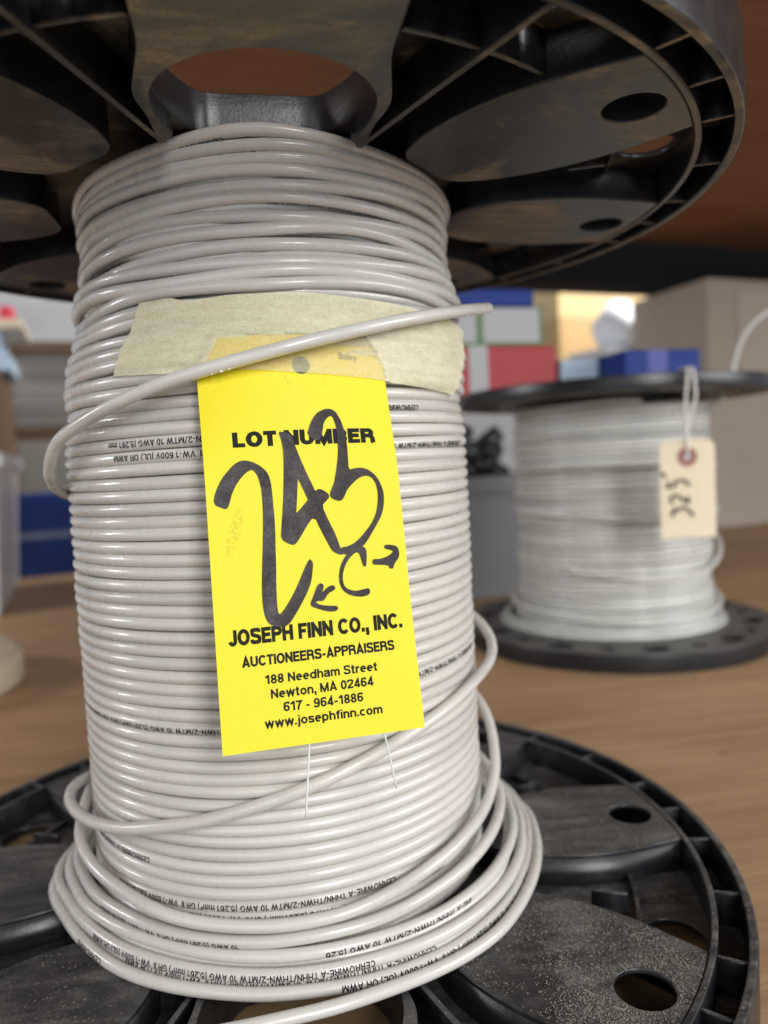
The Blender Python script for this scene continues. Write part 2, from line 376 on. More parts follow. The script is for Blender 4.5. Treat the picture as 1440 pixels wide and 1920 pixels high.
LOOPS = {
 'A': [(-262, 93, 25), (-235, 93, 24), (-205, 96, 22.9), (-177.4, 97.1, 22.7), (-157.8, 90.4, 22.7), (-136.7, 88.3, 22.7), (-120.4, 88, 22.7), (-102.9, 88.3, 22.7), (-89.4, 89.7, 22.7), (-75.1, 92.1, 22.7), (-62.7, 93.9, 22.7), (-52.5, 94.6, 22.7), (-40.2, 95.4, 22.7), (-28.3, 95.8, 22.7), (-15.5, 98, 22.8), (-0.3, 102.0, 23.4), (18, 105, 25.5), (45, 100, 29), (80, 90, 33)],
 'A2': [(-250, 90, 29), (-215, 93, 26.6), (-181, 95.0, 26.4), (-160, 88.2, 26.6), (-138, 84.5, 26.6), (-120, 83.8, 26.6), (-103, 84.8, 26.6), (-88, 86.6, 26.6), (-72, 88.0, 26.6), (-58, 90.3, 26.6), (-43, 92, 26.6), (-28, 93.4, 26.6), (-14, 95.0, 26.8), (2, 98.0, 27.4), (20, 98, 29), (50, 92, 32), (85, 84, 37)],
 'B': [(-245, 86, 35), (-212, 88, 31), (-180, 88.8, 30.2), (-158.6, 84.6, 30.2), (-140.7, 81.6, 30.2), (-123.5, 80.2, 30.4), (-107.1, 81.0, 30.4), (-91.2, 82.2, 30.4), (-74.9, 83.0, 30.4), (-58, 85.0, 30.4), (-40, 87.0, 30.6), (-22, 89.5, 31), (-6, 91.5, 32), (12, 92, 34), (40, 88, 38), (75, 81, 43)],
 'C': [(-240, 79.5, 46), (-205, 82, 37), (-180, 85.5, 34), (-155.5, 81.2, 34), (-135.5, 79.2, 34), (-119.9, 79.4, 34), (-103.8, 80, 34.2), (-91.1, 80.4, 34.4), (-74.8, 81.0, 35), (-59.9, 81.5, 36.5), (-42.9, 82.5, 38.5), (-25, 84, 41), (-8, 84.5, 44), (15, 82, 49), (45, 79.5, 55)],
 'D': [(-215, 79.5, 66), (-190, 80.5, 57), (-165, 82, 50), (-148, 81.5, 45.6), (-128.7, 80.5, 42.0), (-115.5, 80.0, 39.6), (-99.8, 80.0, 38.9), (-86.1, 80.2, 39.2), (-73.9, 80.6, 41.0), (-58, 81.4, 45.2), (-42, 82, 49.0), (-28.9, 82.6, 53.0), (-16, 83.2, 60), (0, 83.0, 71), (18, 81.2, 80), (40, 79.5, 87)],
 'A3': [(-200, 88, 22.7), (-176, 91.0, 22.7), (-158, 85.0, 22.7), (-138, 83.3, 22.8), (-118, 83.6, 22.8), (-100, 84.0, 22.8), (-84, 86.0, 22.8), (-68, 88.8, 22.8), (-52, 90.3, 22.8), (-36, 91.3, 22.8), (-20, 93.0, 22.8), (-4, 95, 22.8), (15, 95, 23), (45, 90, 24)],
 'C2': [(-222, 79.5, 40), (-195, 83.5, 31), (-176, 83.5, 27), (-155, 81.5, 27.4), (-130, 80.0, 27.2), (-105, 80.2, 27), (-80, 82.0, 27), (-60, 84.5, 27.2), (-40, 87.5, 27.6), (-22, 87.5, 28), (-6, 88.5, 30), (15, 87, 33), (40, 84, 37)],
}
paths = {}
for k, tab in LOOPS.items():
    pts = strand(tab, 8, True); paths[k] = pts
    b = bmesh.new(); tube(b, pts, WR, 12, (0, 0)); sub_obj('loose_loop', b, M_WIRE)
TAIL = strand([(20, 97.0, 22.75), (5, 101.0, 22.75), (-10, 99.0, 22.75), (-25, 97.6, 22.75), (-40.4, 97.4, 22.75), (-52.7, 97.6, 22.75), (-66.2, 96.4, 22.75), (-82.7, 96.6, 22.75), (-95.1, 99.0, 22.75), (-105.1, 103.5, 22.75), (-115.3, 112.5, 22.75), (-123, 124, 22.75), (-129, 139, 22.9), (-133, 158, 23.4), (-136, 178, 22.6), (-138, 200, 16)])
b = bmesh.new(); tube(b, TAIL, WR, 12, (0, 0)); sub_obj('trailing_strand', b, M_WIRE)
E_ = strand([(-205, 79.0, 55), (-190, 81.5, 57), (-176, 84.2, 60.2), (-164, 84.6, 61.0), (-150, 82.2, 62.0), (-135, 80.4, 64.8), (-121, 79.6, 69), (-108, 79.4, 73.2), (-93.6, 79.4, 78.6), (-79.4, 79.5, 84.2), (-62.9, 79.6, 90.6), (-48, 79.7, 95.0), (-34, 80.2, 98.2), (-20, 82.8, 101), (-8, 84.4, 104.2), (2, 83.6, 108.6), (12, 80.8, 113), (24, 79.0, 117)])
b = bmesh.new(); tube(b, E_, WR, 12, (0, 0)); sub_obj('crossing_strand', b, M_WIRE)
F_ = strand([(-182, 77.6, 172), (-170, 79.8, 175), (-160, 82.5, 179.5), (-152, 83.9, 185.5), (-146, 84.2, 190.5), (-139.7, 83.8, 194.2), (-125.9, 83.2, 200.2), (-112.2, 83.2, 205.7), (-97.6, 83.6, 210.5), (-83.7, 83.6, 215.2), (-67.4, 83.2, 220.8), (-52.2, 82.8, 225.8), (-35.1, 83.6, 230.8), (-22, 86.0, 234.4), (-16.8, 88.0, 236.0)])
b = bmesh.new(); tube(b, F_, lambda t: WR * (1.0 if t < 0.965 else 1.0 - 0.45 * ((t - 0.965) / 0.035) ** 2), 12, (0, 0)); 
for k in range(9):
    p = F_[[62, 62, 63, 64, 90, 98, 104, 106, 107][k]]; q = bmesh.ops.create_icosphere(b, subdivisions=1, radius=random.uniform(0.00025, 0.0005))
    for v in q['verts']: v.co = p + Vector((random.uniform(-.0003, .0003), -0.0010, -WR * 0.93)) + Vector((v.co.x * 1.6, v.co.y, v.co.z * random.uniform(.6, 1.3)))
free_end = sub_obj('free_end', b, M_WIRE)

TXT = 'CERROWIRE-A THHN/THWN-2/MTW 10 AWG (5.261 mm\u00b2) GR II  VW-1 600V (UL) OR AWM'
def glyph(ch, w):
    """bold grotesque letters as centre lines, capital height 1, stroke weight w: (advance, [polylines])"""
    h = w / 2; T = 1 - h; B = h; X = 0.745 - h
    def el(cx, cy_, rx, ry, a0, a1, n=18): return [(cx + rx * cos(R(a0 + (a1 - a0) * k / n)), cy_ + ry * sin(R(a0 + (a1 - a0) * k / n))) for k in range(n + 1)]
    def sp(*p): return [(q.x, q.y) for q in catmull([(a, b_, 0) for a, b_ in p], 5)]
    g = ch; W = 0.72
    if g == 'O': W = .84; return W, [el(.42, .5, .42 - h, .515 - h, 0, 360, 30)]
    if g == '0': W = .64; return W, [el(.32, .5, .32 - h, .51 - h, 0, 360, 26)]
    if g == 'C': W = .80; return W, [el(.42, .5, .42 - h, .515 - h, 38, 322, 26)]
    if g == 'G': W = .84; return W, [el(.42, .5, .42 - h, .515 - h, 40, 330, 26) + [(.84 - h, .46), (.46, .46)]]
    if g == 'L': W = .62; return W, [[(h, 1), (h, B), (W, B)]]
    if g == 'T': W = .66; return W, [[(0, T), (W, T)], [(W / 2, T), (W / 2, 0)]]
    if g == 'N': return .76, [[(h, 0), (h, 1)], [(h, 1 - h), (.76 - h, h)], [(.76 - h, 0), (.76 - h, 1)]]
    if g == 'M': W = .92; return W, [[(h, 0), (h, 1)], [(h, 1 - h * .6), (W / 2, h * .8), (W - h, 1 - h * .6)], [(W - h, 0), (W - h, 1)]]
    if g == 'U': W = .75; return W, [[(h, 1)] + el(W / 2, .36, W / 2 - h, .37 - h, 180, 360) + [(W - h, 1)]]
    if g == 'B': return .76, [[(h, 0), (h, 1)], [(h, T), (.42, T)] + el(.42, .75 - h / 2, .28 - h * .6, .25 - h / 2, 90, -90) + [(h, .51)], [(h, .51), (.44, .51)] + el(.44, .255 + h / 2, .32 - h, .255 - h / 2, 90, -90) + [(h, B)]]
    if g == 'E': W = .66; return W, [[(W, T), (h, T), (h, B), (W, B)], [(h, .52), (W - .05, .52)]]
    if g == 'F': W = .62; return W, [[(W, T), (h, T), (h, 0)], [(h, .5), (W - .08, .5)]]
    if g in 'RP':
        o = [[(h, 0), (h, 1)], [(h, T), (.44, T)] + el(.44, .73 - h / 2 + .02, .30 - h, .25 - h / 2, 90, -90) + [(h, .48 + .02 - h * .1)]]
        if g == 'R': o.append(sp((.42, .49), (.58, .44), (.65, .30), (.66, .12), (.71, .0)))
        return (.77 if g == 'R' else .72), o
    if g == 'J': W = .60; return W, [[(W - h, 1)] + el(W / 2, .32, W / 2 - h, .335 - h, 0, -172)]
    if g == 'H': return .76, [[(h, 0), (h, 1)], [(.76 - h, 0), (.76 - h, 1)], [(h, .52), (.76 - h, .52)]]
    if g == 'I': return w, [[(h, 0), (h, 1)]]
    if g == 'A': W = .80; return W, [[(h * .9, 0), (W / 2, 1 - h * .4), (W - h * .9, 0)], [(.17, .28), (W - .17, .28)]]
    if g == 'V': W = .76; return W, [[(h * .9, 1), (W / 2, h * .4), (W - h * .9, 1)]]
    if g in 'Ww':
        W, t = (1.14, 1) if g == 'W' else (.92, .745); return W, [[(h * .8, t), (W * .28, h * .5), (W * .5, t - h * .4), (W * .72, h * .5), (W - h * .8, t)]]
    if g in 'Ss':
        k, W = (1, .74) if g == 'S' else (.745, .60)
        return W, [sp((W - h, .72 * k), (W * .78, .93 * k - h * .55), (W / 2, k - h + .01), (W * .2, .92 * k - h * .5), (h + .02, .73 * k), (W * .24, .58 * k), (W * .52, .51 * k), (W * .80, .42 * k), (W - h, .27 * k), (W * .80, .08 * k + h * .5), (W / 2, h - .01), (W * .2, .08 * k + h * .5), (h, .30 * k))]
    if g == '-': return .40, [[(.03, .37), (.37, .37)]]
    if g == '/': return .42, [[(.03, -.05), (.39, 1.03)]]
    if g == '(': return .34, [el(.42, .42, .30, .66, 125, 235, 10)]
    if g == ')': return .34, [el(-.08, .42, .30, .66, 55, -55, 10)]
    if g == '.': return w * 1.1, [[(w * .55, 0), (w * .55, w * 1.1)]]
    if g == ',': return w * 1.1, [[(w * .55, 0), (w * .55, w * 1.1)], [(w * .75, w * .1), (w * .5, -w * .95)]]
    if g == '1': return .50, [[(.36, 0), (.36, 1)], [(.02, .74), (.20, .78), (.34, .97)]]
    if g in '2\u00b2':
        o = [sp((h, .68), (.10, .86), (.31, 1 - h), (.54, .86), (.55, .66), (.40, .44), (.16, .24), (h * 1.1, h)) + [(.64, h)]]
        if g == '2': return .66, o
        return .40, [[(x * .55, y * .5 + .52) for x, y in l] for l in o]
    if g == '4': return .66, [[(.46, 0), (.46, .98), (h, .30), (h, .23 + h * .2), (.66, .23 + h * .2)]]
    if g == '5': return .64, [[(.60, T), (.15, T), (.09, .50)] + sp((.09, .50), (.20, .61), (.40, .62), (.56, .50), (.57, .28), (.42, .06 + h * .4), (.22, .05 + h * .5), (h, .26))]
    if g == '3': return .64, [sp((h, .75), (.15, .91), (.32, T), (.52, .88), (.53, .66), (.33, .53)), sp((.30, .53), (.53, .45), (.56, .24), (.42, .06 + h * .4), (.22, .05 + h * .5), (h, .26))]
    if g in '69':
        o = [el(.32, .33, .32 - h, .335 - h, 0, 360, 22), sp((.60, .78), (.47, .92), (.32, T), (.16, .86), (h, .58), (h, .33))]
        if g == '9': o = [[(.64 - x, 1 - y) for x, y in l] for l in o]
        return .64, o
    if g == '7': return .62, [[(0, T), (.56, T)] + sp((.56, T), (.38, .64), (.26, .30), (.22, 0))]
    if g == '8': return .64, [el(.32, .75 - h / 2 + .01, .29 - h, .25 - h / 2, 0, 360, 20), el(.32, .275, .32 - h, .285 - h, 0, 360, 22)]
    if g == 'e': return .66, [[(.07, .39), (.66 - h, .39)] + el(.33, .37, .33 - h, .385 - h, 4, 312, 20)]
    if g == 'c': return .62, [el(.33, .37, .33 - h, .385 - h, 42, 318, 18)]
    if g == 'o': return .68, [el(.34, .37, .34 - h, .385 - h, 0, 360, 22)]
    if g in 'dqp':
        o = [el(.34, .37, .34 - h, .385 - h, 0, 360, 22)]; W = .68
        if g == 'd': o.append([(W - h, 0), (W - h, 1)])
        else: o.append([(h, .74), (h, -.22)])
        return W, o
    if g in 'hnmru':
        W = {'h': .64, 'n': .64, 'm': .98, 'r': .42, 'u': .64}[g]; top = 1 if g == 'h' else .745
        o = [[(h, 0), (h, top)]]
        if g in 'hn': o.append([(h, .45)] + el(W / 2, .45, W / 2 - h, .305 - h, 180, 0, 12) + [(W - h, 0)])
        if g == 'm':
            m = W / 2
            for a, c_ in ((h, m), (m, W - h)): o.append([(a, .47)] + el((a + c_) / 2, .47, (c_ - a) / 2, .285 - h, 180, 0, 12) + [(c_, 0)])
        if g == 'r': o.append(sp((h, .40), (.14 + h * .2, .63), (.28, .70 - h * .5), (.42, .74 - h)))
        return W, o
    if g == 'a': return .64, [sp((.09, .52), (.16, .67), (.33, X), (.50, .66), (.53, .50)) + [(.53, .12), (.60, 0)], sp((.53, .43), (.30, .40), (.10, .31), (.10, .13), (.24, h - .01), (.42, .07 + h * .4), (.53, .25))]
    if g == 't': return .40, [[(.18, .94), (.18, .22)] + sp((.18, .22), (.21, .08), (.38, h)), [(0, .745 - h * .8), (.37, .745 - h * .8)]]
    if g == 'f': return .40, [sp((.40, 1 - h * .9), (.27, .97 - h), (.19, .82)) + [(.19, 0)], [(0, .745 - h * .8), (.37, .745 - h * .8)]]
    if g in 'ij':
        o = [[(h, 0), (h, .745)]] if g == 'i' else [[(.16, .745), (.16, -.06)] + sp((.16, -.06), (.11, -.17), (-.02, -.2))]
        x = h if g == 'i' else .16; o.append([(x, .84), (x, 1)]); return (w if g == 'i' else .16 + h), o
    if g == 'l': return w, [[(h, 0), (h, 1)]]
    if g == 'y': return .60, [[(h, .745), (.31, .08)], [(.60 - h, .745), (.32, .05), (.22, -.16), (.05, -.17)]]
    return .34, []
def letter_mesh(words, weight, track=0.10, fine=0.16):
    """flat bmesh of the words, capital height 1, starting at x = 0; returns (bmesh, width)"""
    b = bmesh.new(); x = 0.0; lay = 0
    for ch in words:
        adv, lines = glyph(ch, weight)
        for l in lines:
            pts = [Vector((l[0][0], l[0][1], 0))]
            for p in l[1:]:
                q = Vector((p[0], p[1], 0)); d = (q - pts[-1]).length
                if d < 1e-4: continue
                k = max(1, int(d / fine)); a = pts[-1]
                for m_ in range(1, k + 1): pts.append(a.lerp(q, m_ / k))
            n = len(pts); closed = (pts[0] - pts[-1]).length < 1e-3; prev = None; first = None; lay += 1
            for i, p in enumerate(pts):
                d0 = (p - pts[i - 1]).normalized() if i else None; d1 = (pts[i + 1] - p).normalized() if i < n - 1 else None
                if closed and i in (0, n - 1): d0, d1 = (pts[-1] - pts[-2]).normalized(), (pts[1] - pts[0]).normalized()
                d0 = d0 or d1; d1 = d1 or d0
                t = (d0 + d1); t = t.normalized() if t.length > 1e-3 else d0
                m_ = Vector((-t.y, t.x, 0)); c_ = max(0.45, m_.dot(Vector((-d0.y, d0.x, 0))))
                o_ = m_ * (weight / 2 / c_); z = Vector((x, 0, 1e-3 * (lay % 5)))
                cur = (b.verts.new(p + o_ + z), b.verts.new(p - o_ + z))
                if prev: b.faces.new((prev[0], prev[1], cur[1], cur[0]))
                prev = cur
        x += adv + (track if ch != ' ' else 0.0)
    return b, x - track
def add_mapped(dst, src, f):
    for v in src.verts: v.co = f(v.co)
    me = bpy.data.meshes.new('temporary'); src.to_mesh(me); src.free(); dst.from_mesh(me); bpy.data.meshes.remove(me)
def print_on(pts, az_start, words, cap=0.0019, phi=0.0, turn=None, squeeze=1.0):
    """words printed upside down along a strand, read from right to left"""
    if turn is not None: pts = [wind_point(turn + (az_start + 90) / 360 + (k - 190) / 240) for k in range(200)]
    best = min(range(len(pts)), key=lambda i: abs(((math.degrees(math.atan2(pts[i].y, pts[i].x)) - az_start + 180) % 360) - 180)) if turn is None else 190
    L = [0.0]
    for a, c in zip(pts, pts[1:]): L.append(L[-1] + (c - a).length)
    s0 = L[best]
    def mp(c):
        s = s0 - c.x * squeeze
        i = 0
        lo, hi = 0, len(L) - 2
        while lo < hi:
            m = (lo + hi + 1) // 2
            if L[m] <= s: lo = m
            else: hi = m - 1
        i = lo; f = (s - L[i]) / max(1e-9, L[i + 1] - L[i])
        f = max(-0.5, min(1.5, f))
        p = pts[i].lerp(pts[i + 1], f); t = (pts[min(i + 2, len(pts) - 1)] - pts[max(i - 1, 0)]).normalized()
        o_ = Vector((p.x, p.y, 0)); o_ = (o_ - t * o_.dot(t)).normalized(); u_ = t.cross(o_)
        if u_.z < 0: u_ = -u_
        ph = phi - (c.y - cap / 2) / WR
        return p + (WR + 0.00006) * (cos(ph) * o_ + sin(ph) * u_) + OFF
    lm, wd = letter_mesh(words, 0.17, 0.11)
    add_mapped(PB, lm, lambda c: mp(Vector((c.x * cap * 1.03, c.y * cap, 0))))
PB = bmesh.new()
print_on(paths['A'], -26, TXT[12:], 0.0021, 0.15, squeeze=0.95)
print_on(paths['A'], -136, 'CERROWIRE', 0.0021, 0.15)
print_on(paths['A2'], -75, TXT, 0.0021, 0.05, squeeze=0.86)
print_on(paths['B'], -50, TXT[6:40], 0.0021, -0.25)
print_on(paths['C'], -104, TXT[28:], 0.0020, -0.45, squeeze=0.9)
print_on(paths['A3'], -62, TXT, 0.0021, 0.6, squeeze=0.9)
def turn_at(z): return min(range(NT_), key=lambda i: abs(ZS[i] - z))
kt = turn_at(0.1895)
print_on(None, -92, TXT[8:44], 0.0019, 0.0, kt)
print_on(None, -92, TXT[36:], 0.0019, 0.0, kt - 1)
print_on(None, -28, TXT, 0.0019, -0.5, kt - 1, 0.95)
print_on(None, -50, TXT[:40], 0.0019, -0.5, kt + 2)
print_on(None, -24, TXT, 0.0019, 0.0, turn_at(0.1085))
print_on(None, -100, 'AWM', 0.0019, 0.0, turn_at(0.1060))
print_on(None, -98, TXT[10:], 0.0019, -0.3, turn_at(0.0985), 0.95)
print_on(None, -66, TXT, 0.0020, 0.0, turn_at(0.0440), 0.9)
print_on(None, -50, TXT, 0.0020, 0.1, turn_at(0.0400), 0.9)
print_on(None, -128, TXT[:20], 0.0019, 0.0, turn_at(0.0540))
print_on(None, -30, TXT[:50], 0.0019, -1.8, NT_ - 6)
print_on(None, -90, TXT[20:50], 0.0019, -1.65, NT_ - 2); print_on(None, -100, TXT[:44], 0.0019, -1.6, NT_ - 1)
printed = obj('printed_text', PB, M_INK, wire)

# ------------------------------------------------------------------ yellow lot tag
TM = Matrix(((0.98751, -0.15667, -0.01668), (0.15694, 0.96877, 0.19199), (-0.01392, -0.19221, 0.98125)))
TO = Vector((0.01023, -0.09916, 0.18 - 0.07744))
lot = empty('lot_tag', TO, 'bright yellow auction card taped to the grey wire, marked with black handwriting', 'tag')
lot.rotation_euler = TM.to_euler()
def sstep(a, b_, x):
    t = max(0.0, min(1.0, (x - a) / (b_ - a))); return t * t * (3 - 2 * t)
def tag_y(u, v):   # bending of the card (mm): the taped head follows the coil
    return sstep(70, 112, v) * (u - 2) ** 2 / 165.0 + 0.35 * sin(v * 0.05) - 0.8 * sstep(40, 0, v) * (u / 29.0)
def tag_map(lift):
    return lambda c: Vector((c.x, (tag_y(c.x * 1e3, c.y * 1e3)) * 1e-3 - lift, c.y))
OUT = [(-28.86, 0), (28.8, 0.1), (28.4, 107.6), (28.0, 110.9), (24.5, 116.4), (22.4, 119.2), (-22.9, 118.5), (-28.9, 107.2)]
def inside(poly, x, y):
    c = False
    for (x0, y0), (x1, y1) in zip(poly, poly[1:] + poly[:1]):
        if (y0 > y) != (y1 > y) and x < (x1 - x0) * (y - y0) / (y1 - y0) + x0: c = not c
    return c
b = bmesh.new(); NU, NV = 24, 44; grid = []
for j in range(NV + 1):
    v = 118.9 * j / NV; row = []
    half_l = 28.87 if v < 107.2 else 28.87 - (v - 107.2) * 0.53
    half_r = 28.75 - 0.004 * v if v < 107.6 else lerp_tab([(107.6, 28.3), (110.9, 27.9), (116.4, 24.5), (119.2, 22.4)], v)
    for i in range(NU + 1):
        u = -half_l + (half_l + half_r) * i / NU
        row.append(b.verts.new((u * 1e-3, tag_y(u, v) * 1e-3, v * 1e-3)))
    grid.append(row)
for j in range(NV):
    for i in range(NU): b.faces.new((grid[j][i], grid[j][i + 1], grid[j + 1][i + 1], grid[j + 1][i]))
ext = bmesh.ops.extrude_face_region(b, geom=list(b.faces))
for v in [g for g in ext['geom'] if isinstance(g, bmesh.types.BMVert)]: v.co.y += 0.0003
bmesh.ops.recalc_face_normals(b, faces=b.faces)
obj('card', b, M_TAG, lot)
INK = {"2": [[-27.13,68.69],[-26.22,72.02],[-24.34,75.76],[-21.43,79.07],[-19.23,80.72],[-17.32,81.0],[-15.05,80.35],[-12.81,78.97],[-11.04,76.95],[-10.39,74.31],[-10.25,70.41],[-10.15,66.09],[-10.12,60.94],[-10.46,55.42],[-10.66,49.93],[-11.04,44.49],[-11.18,39.9],[-11.04,36.14],[-9.61,37.26],[-7.5,39.99],[-5.05,43.99],[-3.0,48.07],[-0.98,51.55],[-0.26,50.85],[0.1,49.97],[-0.37,47.44],[-0.88,44.92],[-2.2,42.06],[-4.18,38.85],[-6.6,35.31],[-8.23,33.38],[-10.18,32.66],[-12.24,33.15],[-13.84,33.93],[-14.75,35.67],[-15.19,38.19],[-15.3,41.1],[-15.02,46.07],[-14.6,50.65],[-14.01,56.93],[-13.42,63.27],[-13.26,68.83],[-13.3,72.28],[-13.9,75.76],[-14.83,77.53],[-15.62,78.21],[-17.37,77.28],[-19.63,74.92],[-21.51,71.8],[-22.56,68.45],[-23.26,67.14],[-24.29,67.19]],
"4": [[-7.19,89.12],[-5.81,89.0],[-4.1,88.52],[-3.11,87.25],[-2.56,84.79],[-1.23,80.53],[0.2,76.5],[1.85,72.46],[2.29,70.9],[3.57,71.86],[5.9,70.51],[6.59,69.15],[5.47,68.1],[3.92,66.64],[5.63,62.17],[7.46,57.68],[8.48,54.12],[9.17,51.9],[8.07,51.98],[6.16,52.98],[5.39,54.33],[3.16,59.26],[1.43,63.8],[-1.09,60.82],[-3.56,57.09],[-4.98,55.56],[-6.86,56.24],[-8.75,57.65],[-8.42,60.84],[-7.53,66.81],[-6.78,73.72],[-6.1,82.46],[-6.44,86.44]],
"4h": [[-2.47,74.94],[-0.01,68.6],[-2.17,66.31],[-3.72,64.87]],
"3": [[1.22,87.81],[2.0,90.26],[3.34,92.94],[5.3,94.94],[8.09,95.9],[10.31,95.19],[11.69,92.79],[12.4,90.5],[12.88,88.21],[13.15,85.02],[13.1,80.5],[13.01,76.9],[14.65,77.42],[16.96,77.56],[19.42,76.65],[21.33,74.76],[22.51,72.45],[23.17,69.7],[23.09,66.99],[22.37,63.88],[20.96,61.28],[18.83,58.29],[16.71,55.32],[14.96,53.68],[12.84,52.73],[10.97,51.99],[9.4,51.88],[8.36,52.82],[8.7,54.11],[10.5,54.2],[12.59,54.94],[14.53,56.35],[17.04,58.84],[19.12,61.38],[20.57,64.43],[21.24,67.99],[21.26,71.6],[20.32,73.9],[18.81,75.09],[16.47,74.73],[14.27,73.25],[12.03,71.12],[10.93,68.94],[9.92,67.75],[8.36,67.96],[6.45,69.16],[7.09,71.34],[8.14,73.07],[8.82,75.72],[9.55,78.82],[10.22,82.84],[10.44,87.36],[10.16,91.0],[9.27,93.74],[7.85,93.08],[6.59,91.52],[6.08,89.27],[5.53,87.03],[4.08,85.81]],
"c": [[15.01,54.11],[16.28,53.15],[16.17,50.52],[15.79,47.92],[14.89,47.99],[14.41,50.21],[13.92,52.21],[12.8,52.29],[10.61,50.49],[9.05,48.0],[8.37,45.46],[8.59,42.85],[9.81,41.67],[12.21,41.04],[14.5,41.49],[16.09,41.58],[16.35,40.47],[15.91,39.64],[13.83,39.17],[10.75,39.74],[8.43,41.15],[7.3,43.39],[7.35,46.4],[8.28,49.36],[9.82,51.63],[12.0,53.44]],
"ra": [[22.01,54.08],[24.85,53.67],[25.97,53.15],[26.41,51.56],[26.1,49.8],[24.53,48.14],[24.01,46.63],[22.78,46.86],[22.65,47.84],[20.14,48.12],[18.09,48.27],[17.63,49.1],[18.26,50.02],[20.07,49.8],[22.68,50.49],[24.41,51.61],[24.24,52.15],[21.75,52.77]],
"la": [[1.89,44.27],[2.77,43.34],[1.85,41.28],[3.51,42.85],[5.32,43.47],[6.04,42.64],[5.62,41.82],[3.8,41.12],[2.57,39.52],[1.87,38.95],[0.38,39.29],[-0.1,38.7],[1.35,37.93],[4.36,37.45],[6.1,37.29],[6.38,36.41],[5.3,35.66],[2.92,36.01],[0.4,36.96],[-1.48,37.77],[-1.69,38.84],[-0.84,40.25],[0.23,42.7],[0.99,43.91]]}
for n_, (key, hol) in enumerate((('2', None), ('4', '4h'), ('3', None), ('c', None), ('ra', None), ('la', None))):
    b = bmesh.new()
    mm = lambda l: [(x * 1e-3, y * 1e-3) for x, y in l]
    rough_edge = [(x + 0.05 * noise.noise(Vector((x * 2.1, y * 2.1, n_))), y + 0.05 * noise.noise(Vector((x * 2.1, y * 2.1, n_ + 9)))) for x, y in chaikin(INK[key])]
    slab(b, mm(rough_edge), [mm(INK[hol])] if hol else [], 0, 0, 0, tag_map(0.00012 + 0.00002 * n_))
    obj('marker_writing', b, M_MARK, lot)
def fit_text(name, s, a, c, cap, bold, m, track=0.09, lift=0.00006):
    lm, x1 = letter_mesh(s, bold, track); b = bmesh.new(); mp = tag_map(lift)
    def f(p):
        u = a[0] + p.x * (c[0] - a[0]) / x1; vv = a[1] + (c[1] - a[1]) * p.x / x1 + p.y * cap
        return mp(Vector((u * 1e-3, vv * 1e-3, 0))) - Vector((0, p.z * 2e-3, 0))
    add_mapped(b, lm, f)
    return obj(name, b, m, lot)
for s, a, c, cap, bold, trk in [('LOT NUMBER', (-20.4, 84.8), (22.1, 85.2), 4.55, 0.27, 0.05), ('JOSEPH FINN CO., INC.', (-25.38, 28.85), (25.25, 29.2), 4.4, 0.245, 0.035),
        ('AUCTIONEERS-APPRAISERS', (-22.07, 22.75), (22.07, 23.05), 2.88, 0.225, 0.05), ('188 Needham Street', (-16.13, 17.54), (16.29, 17.71), 2.52, 0.20, 0.075),
        ('Newton, MA 02464', (-14.79, 13.5), (14.72, 13.65), 2.55, 0.20, 0.075), ('617 - 964-1886', (-11.55, 9.63), (11.29, 9.58), 2.55, 0.20, 0.075),
        ('www.josephfinn.com', (-17.01, 5.7), (16.59, 5.6), 2.5, 0.20, 0.075), ('Allen', (-17.89, 110.5), (-11.8, 111.0), 2.2, 0.17, 0.10), ('Bailey', (13.2, 111.5), (19.04, 111.2), 2.1, 0.17, 0.10)]:
    fit_text('printed_text', s, a, c, cap, bold, M_INK, trk)
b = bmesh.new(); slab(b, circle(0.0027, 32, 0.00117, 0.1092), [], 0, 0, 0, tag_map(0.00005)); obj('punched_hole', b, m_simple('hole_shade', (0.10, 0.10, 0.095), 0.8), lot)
b = bmesh.new()
tabp = [(-4.52, 106.9), (-2.95, 103.41), (7.45, 103.37), (8.75, 106.9)]
for p, q in zip(tabp, tabp[1:]):
    d = Vector((q[0] - p[0], q[1] - p[1])).normalized() * 0.05; n_ = Vector((-d.y, d.x))
    slab(b, [((p[0] + n_.x) * 1e-3, (p[1] + n_.y) * 1e-3), ((p[0] - n_.x) * 1e-3, (p[1] - n_.y) * 1e-3), ((q[0] - n_.x) * 1e-3, (q[1] - n_.y) * 1e-3), ((q[0] + n_.x) * 1e-3, (q[1] + n_.y) * 1e-3)], [], 0, 0, 0, tag_map(0.00004))
obj('slit', b, m_simple('slit_line', (0.45, 0.37, 0.03), 0.8), lot)
for a, c in (((-2.3, 22), (-7.62, -19.61)), ((13.2, 26), (19.1, -16.07))):
    b = bmesh.new()
    tube(b, catmull([(a[0] * 1e-3, 0.0011, a[1] * 1e-3), ((a[0] + c[0]) * 0.5e-3 + 0.0001, 0.0011, (a[1] + c[1]) * 0.5e-3), (c[0] * 1e-3, 0.0011, c[1] * 1e-3)], 6), 0.00030, 8)
    obj('tie_wire', b, M_GAL, lot, True)

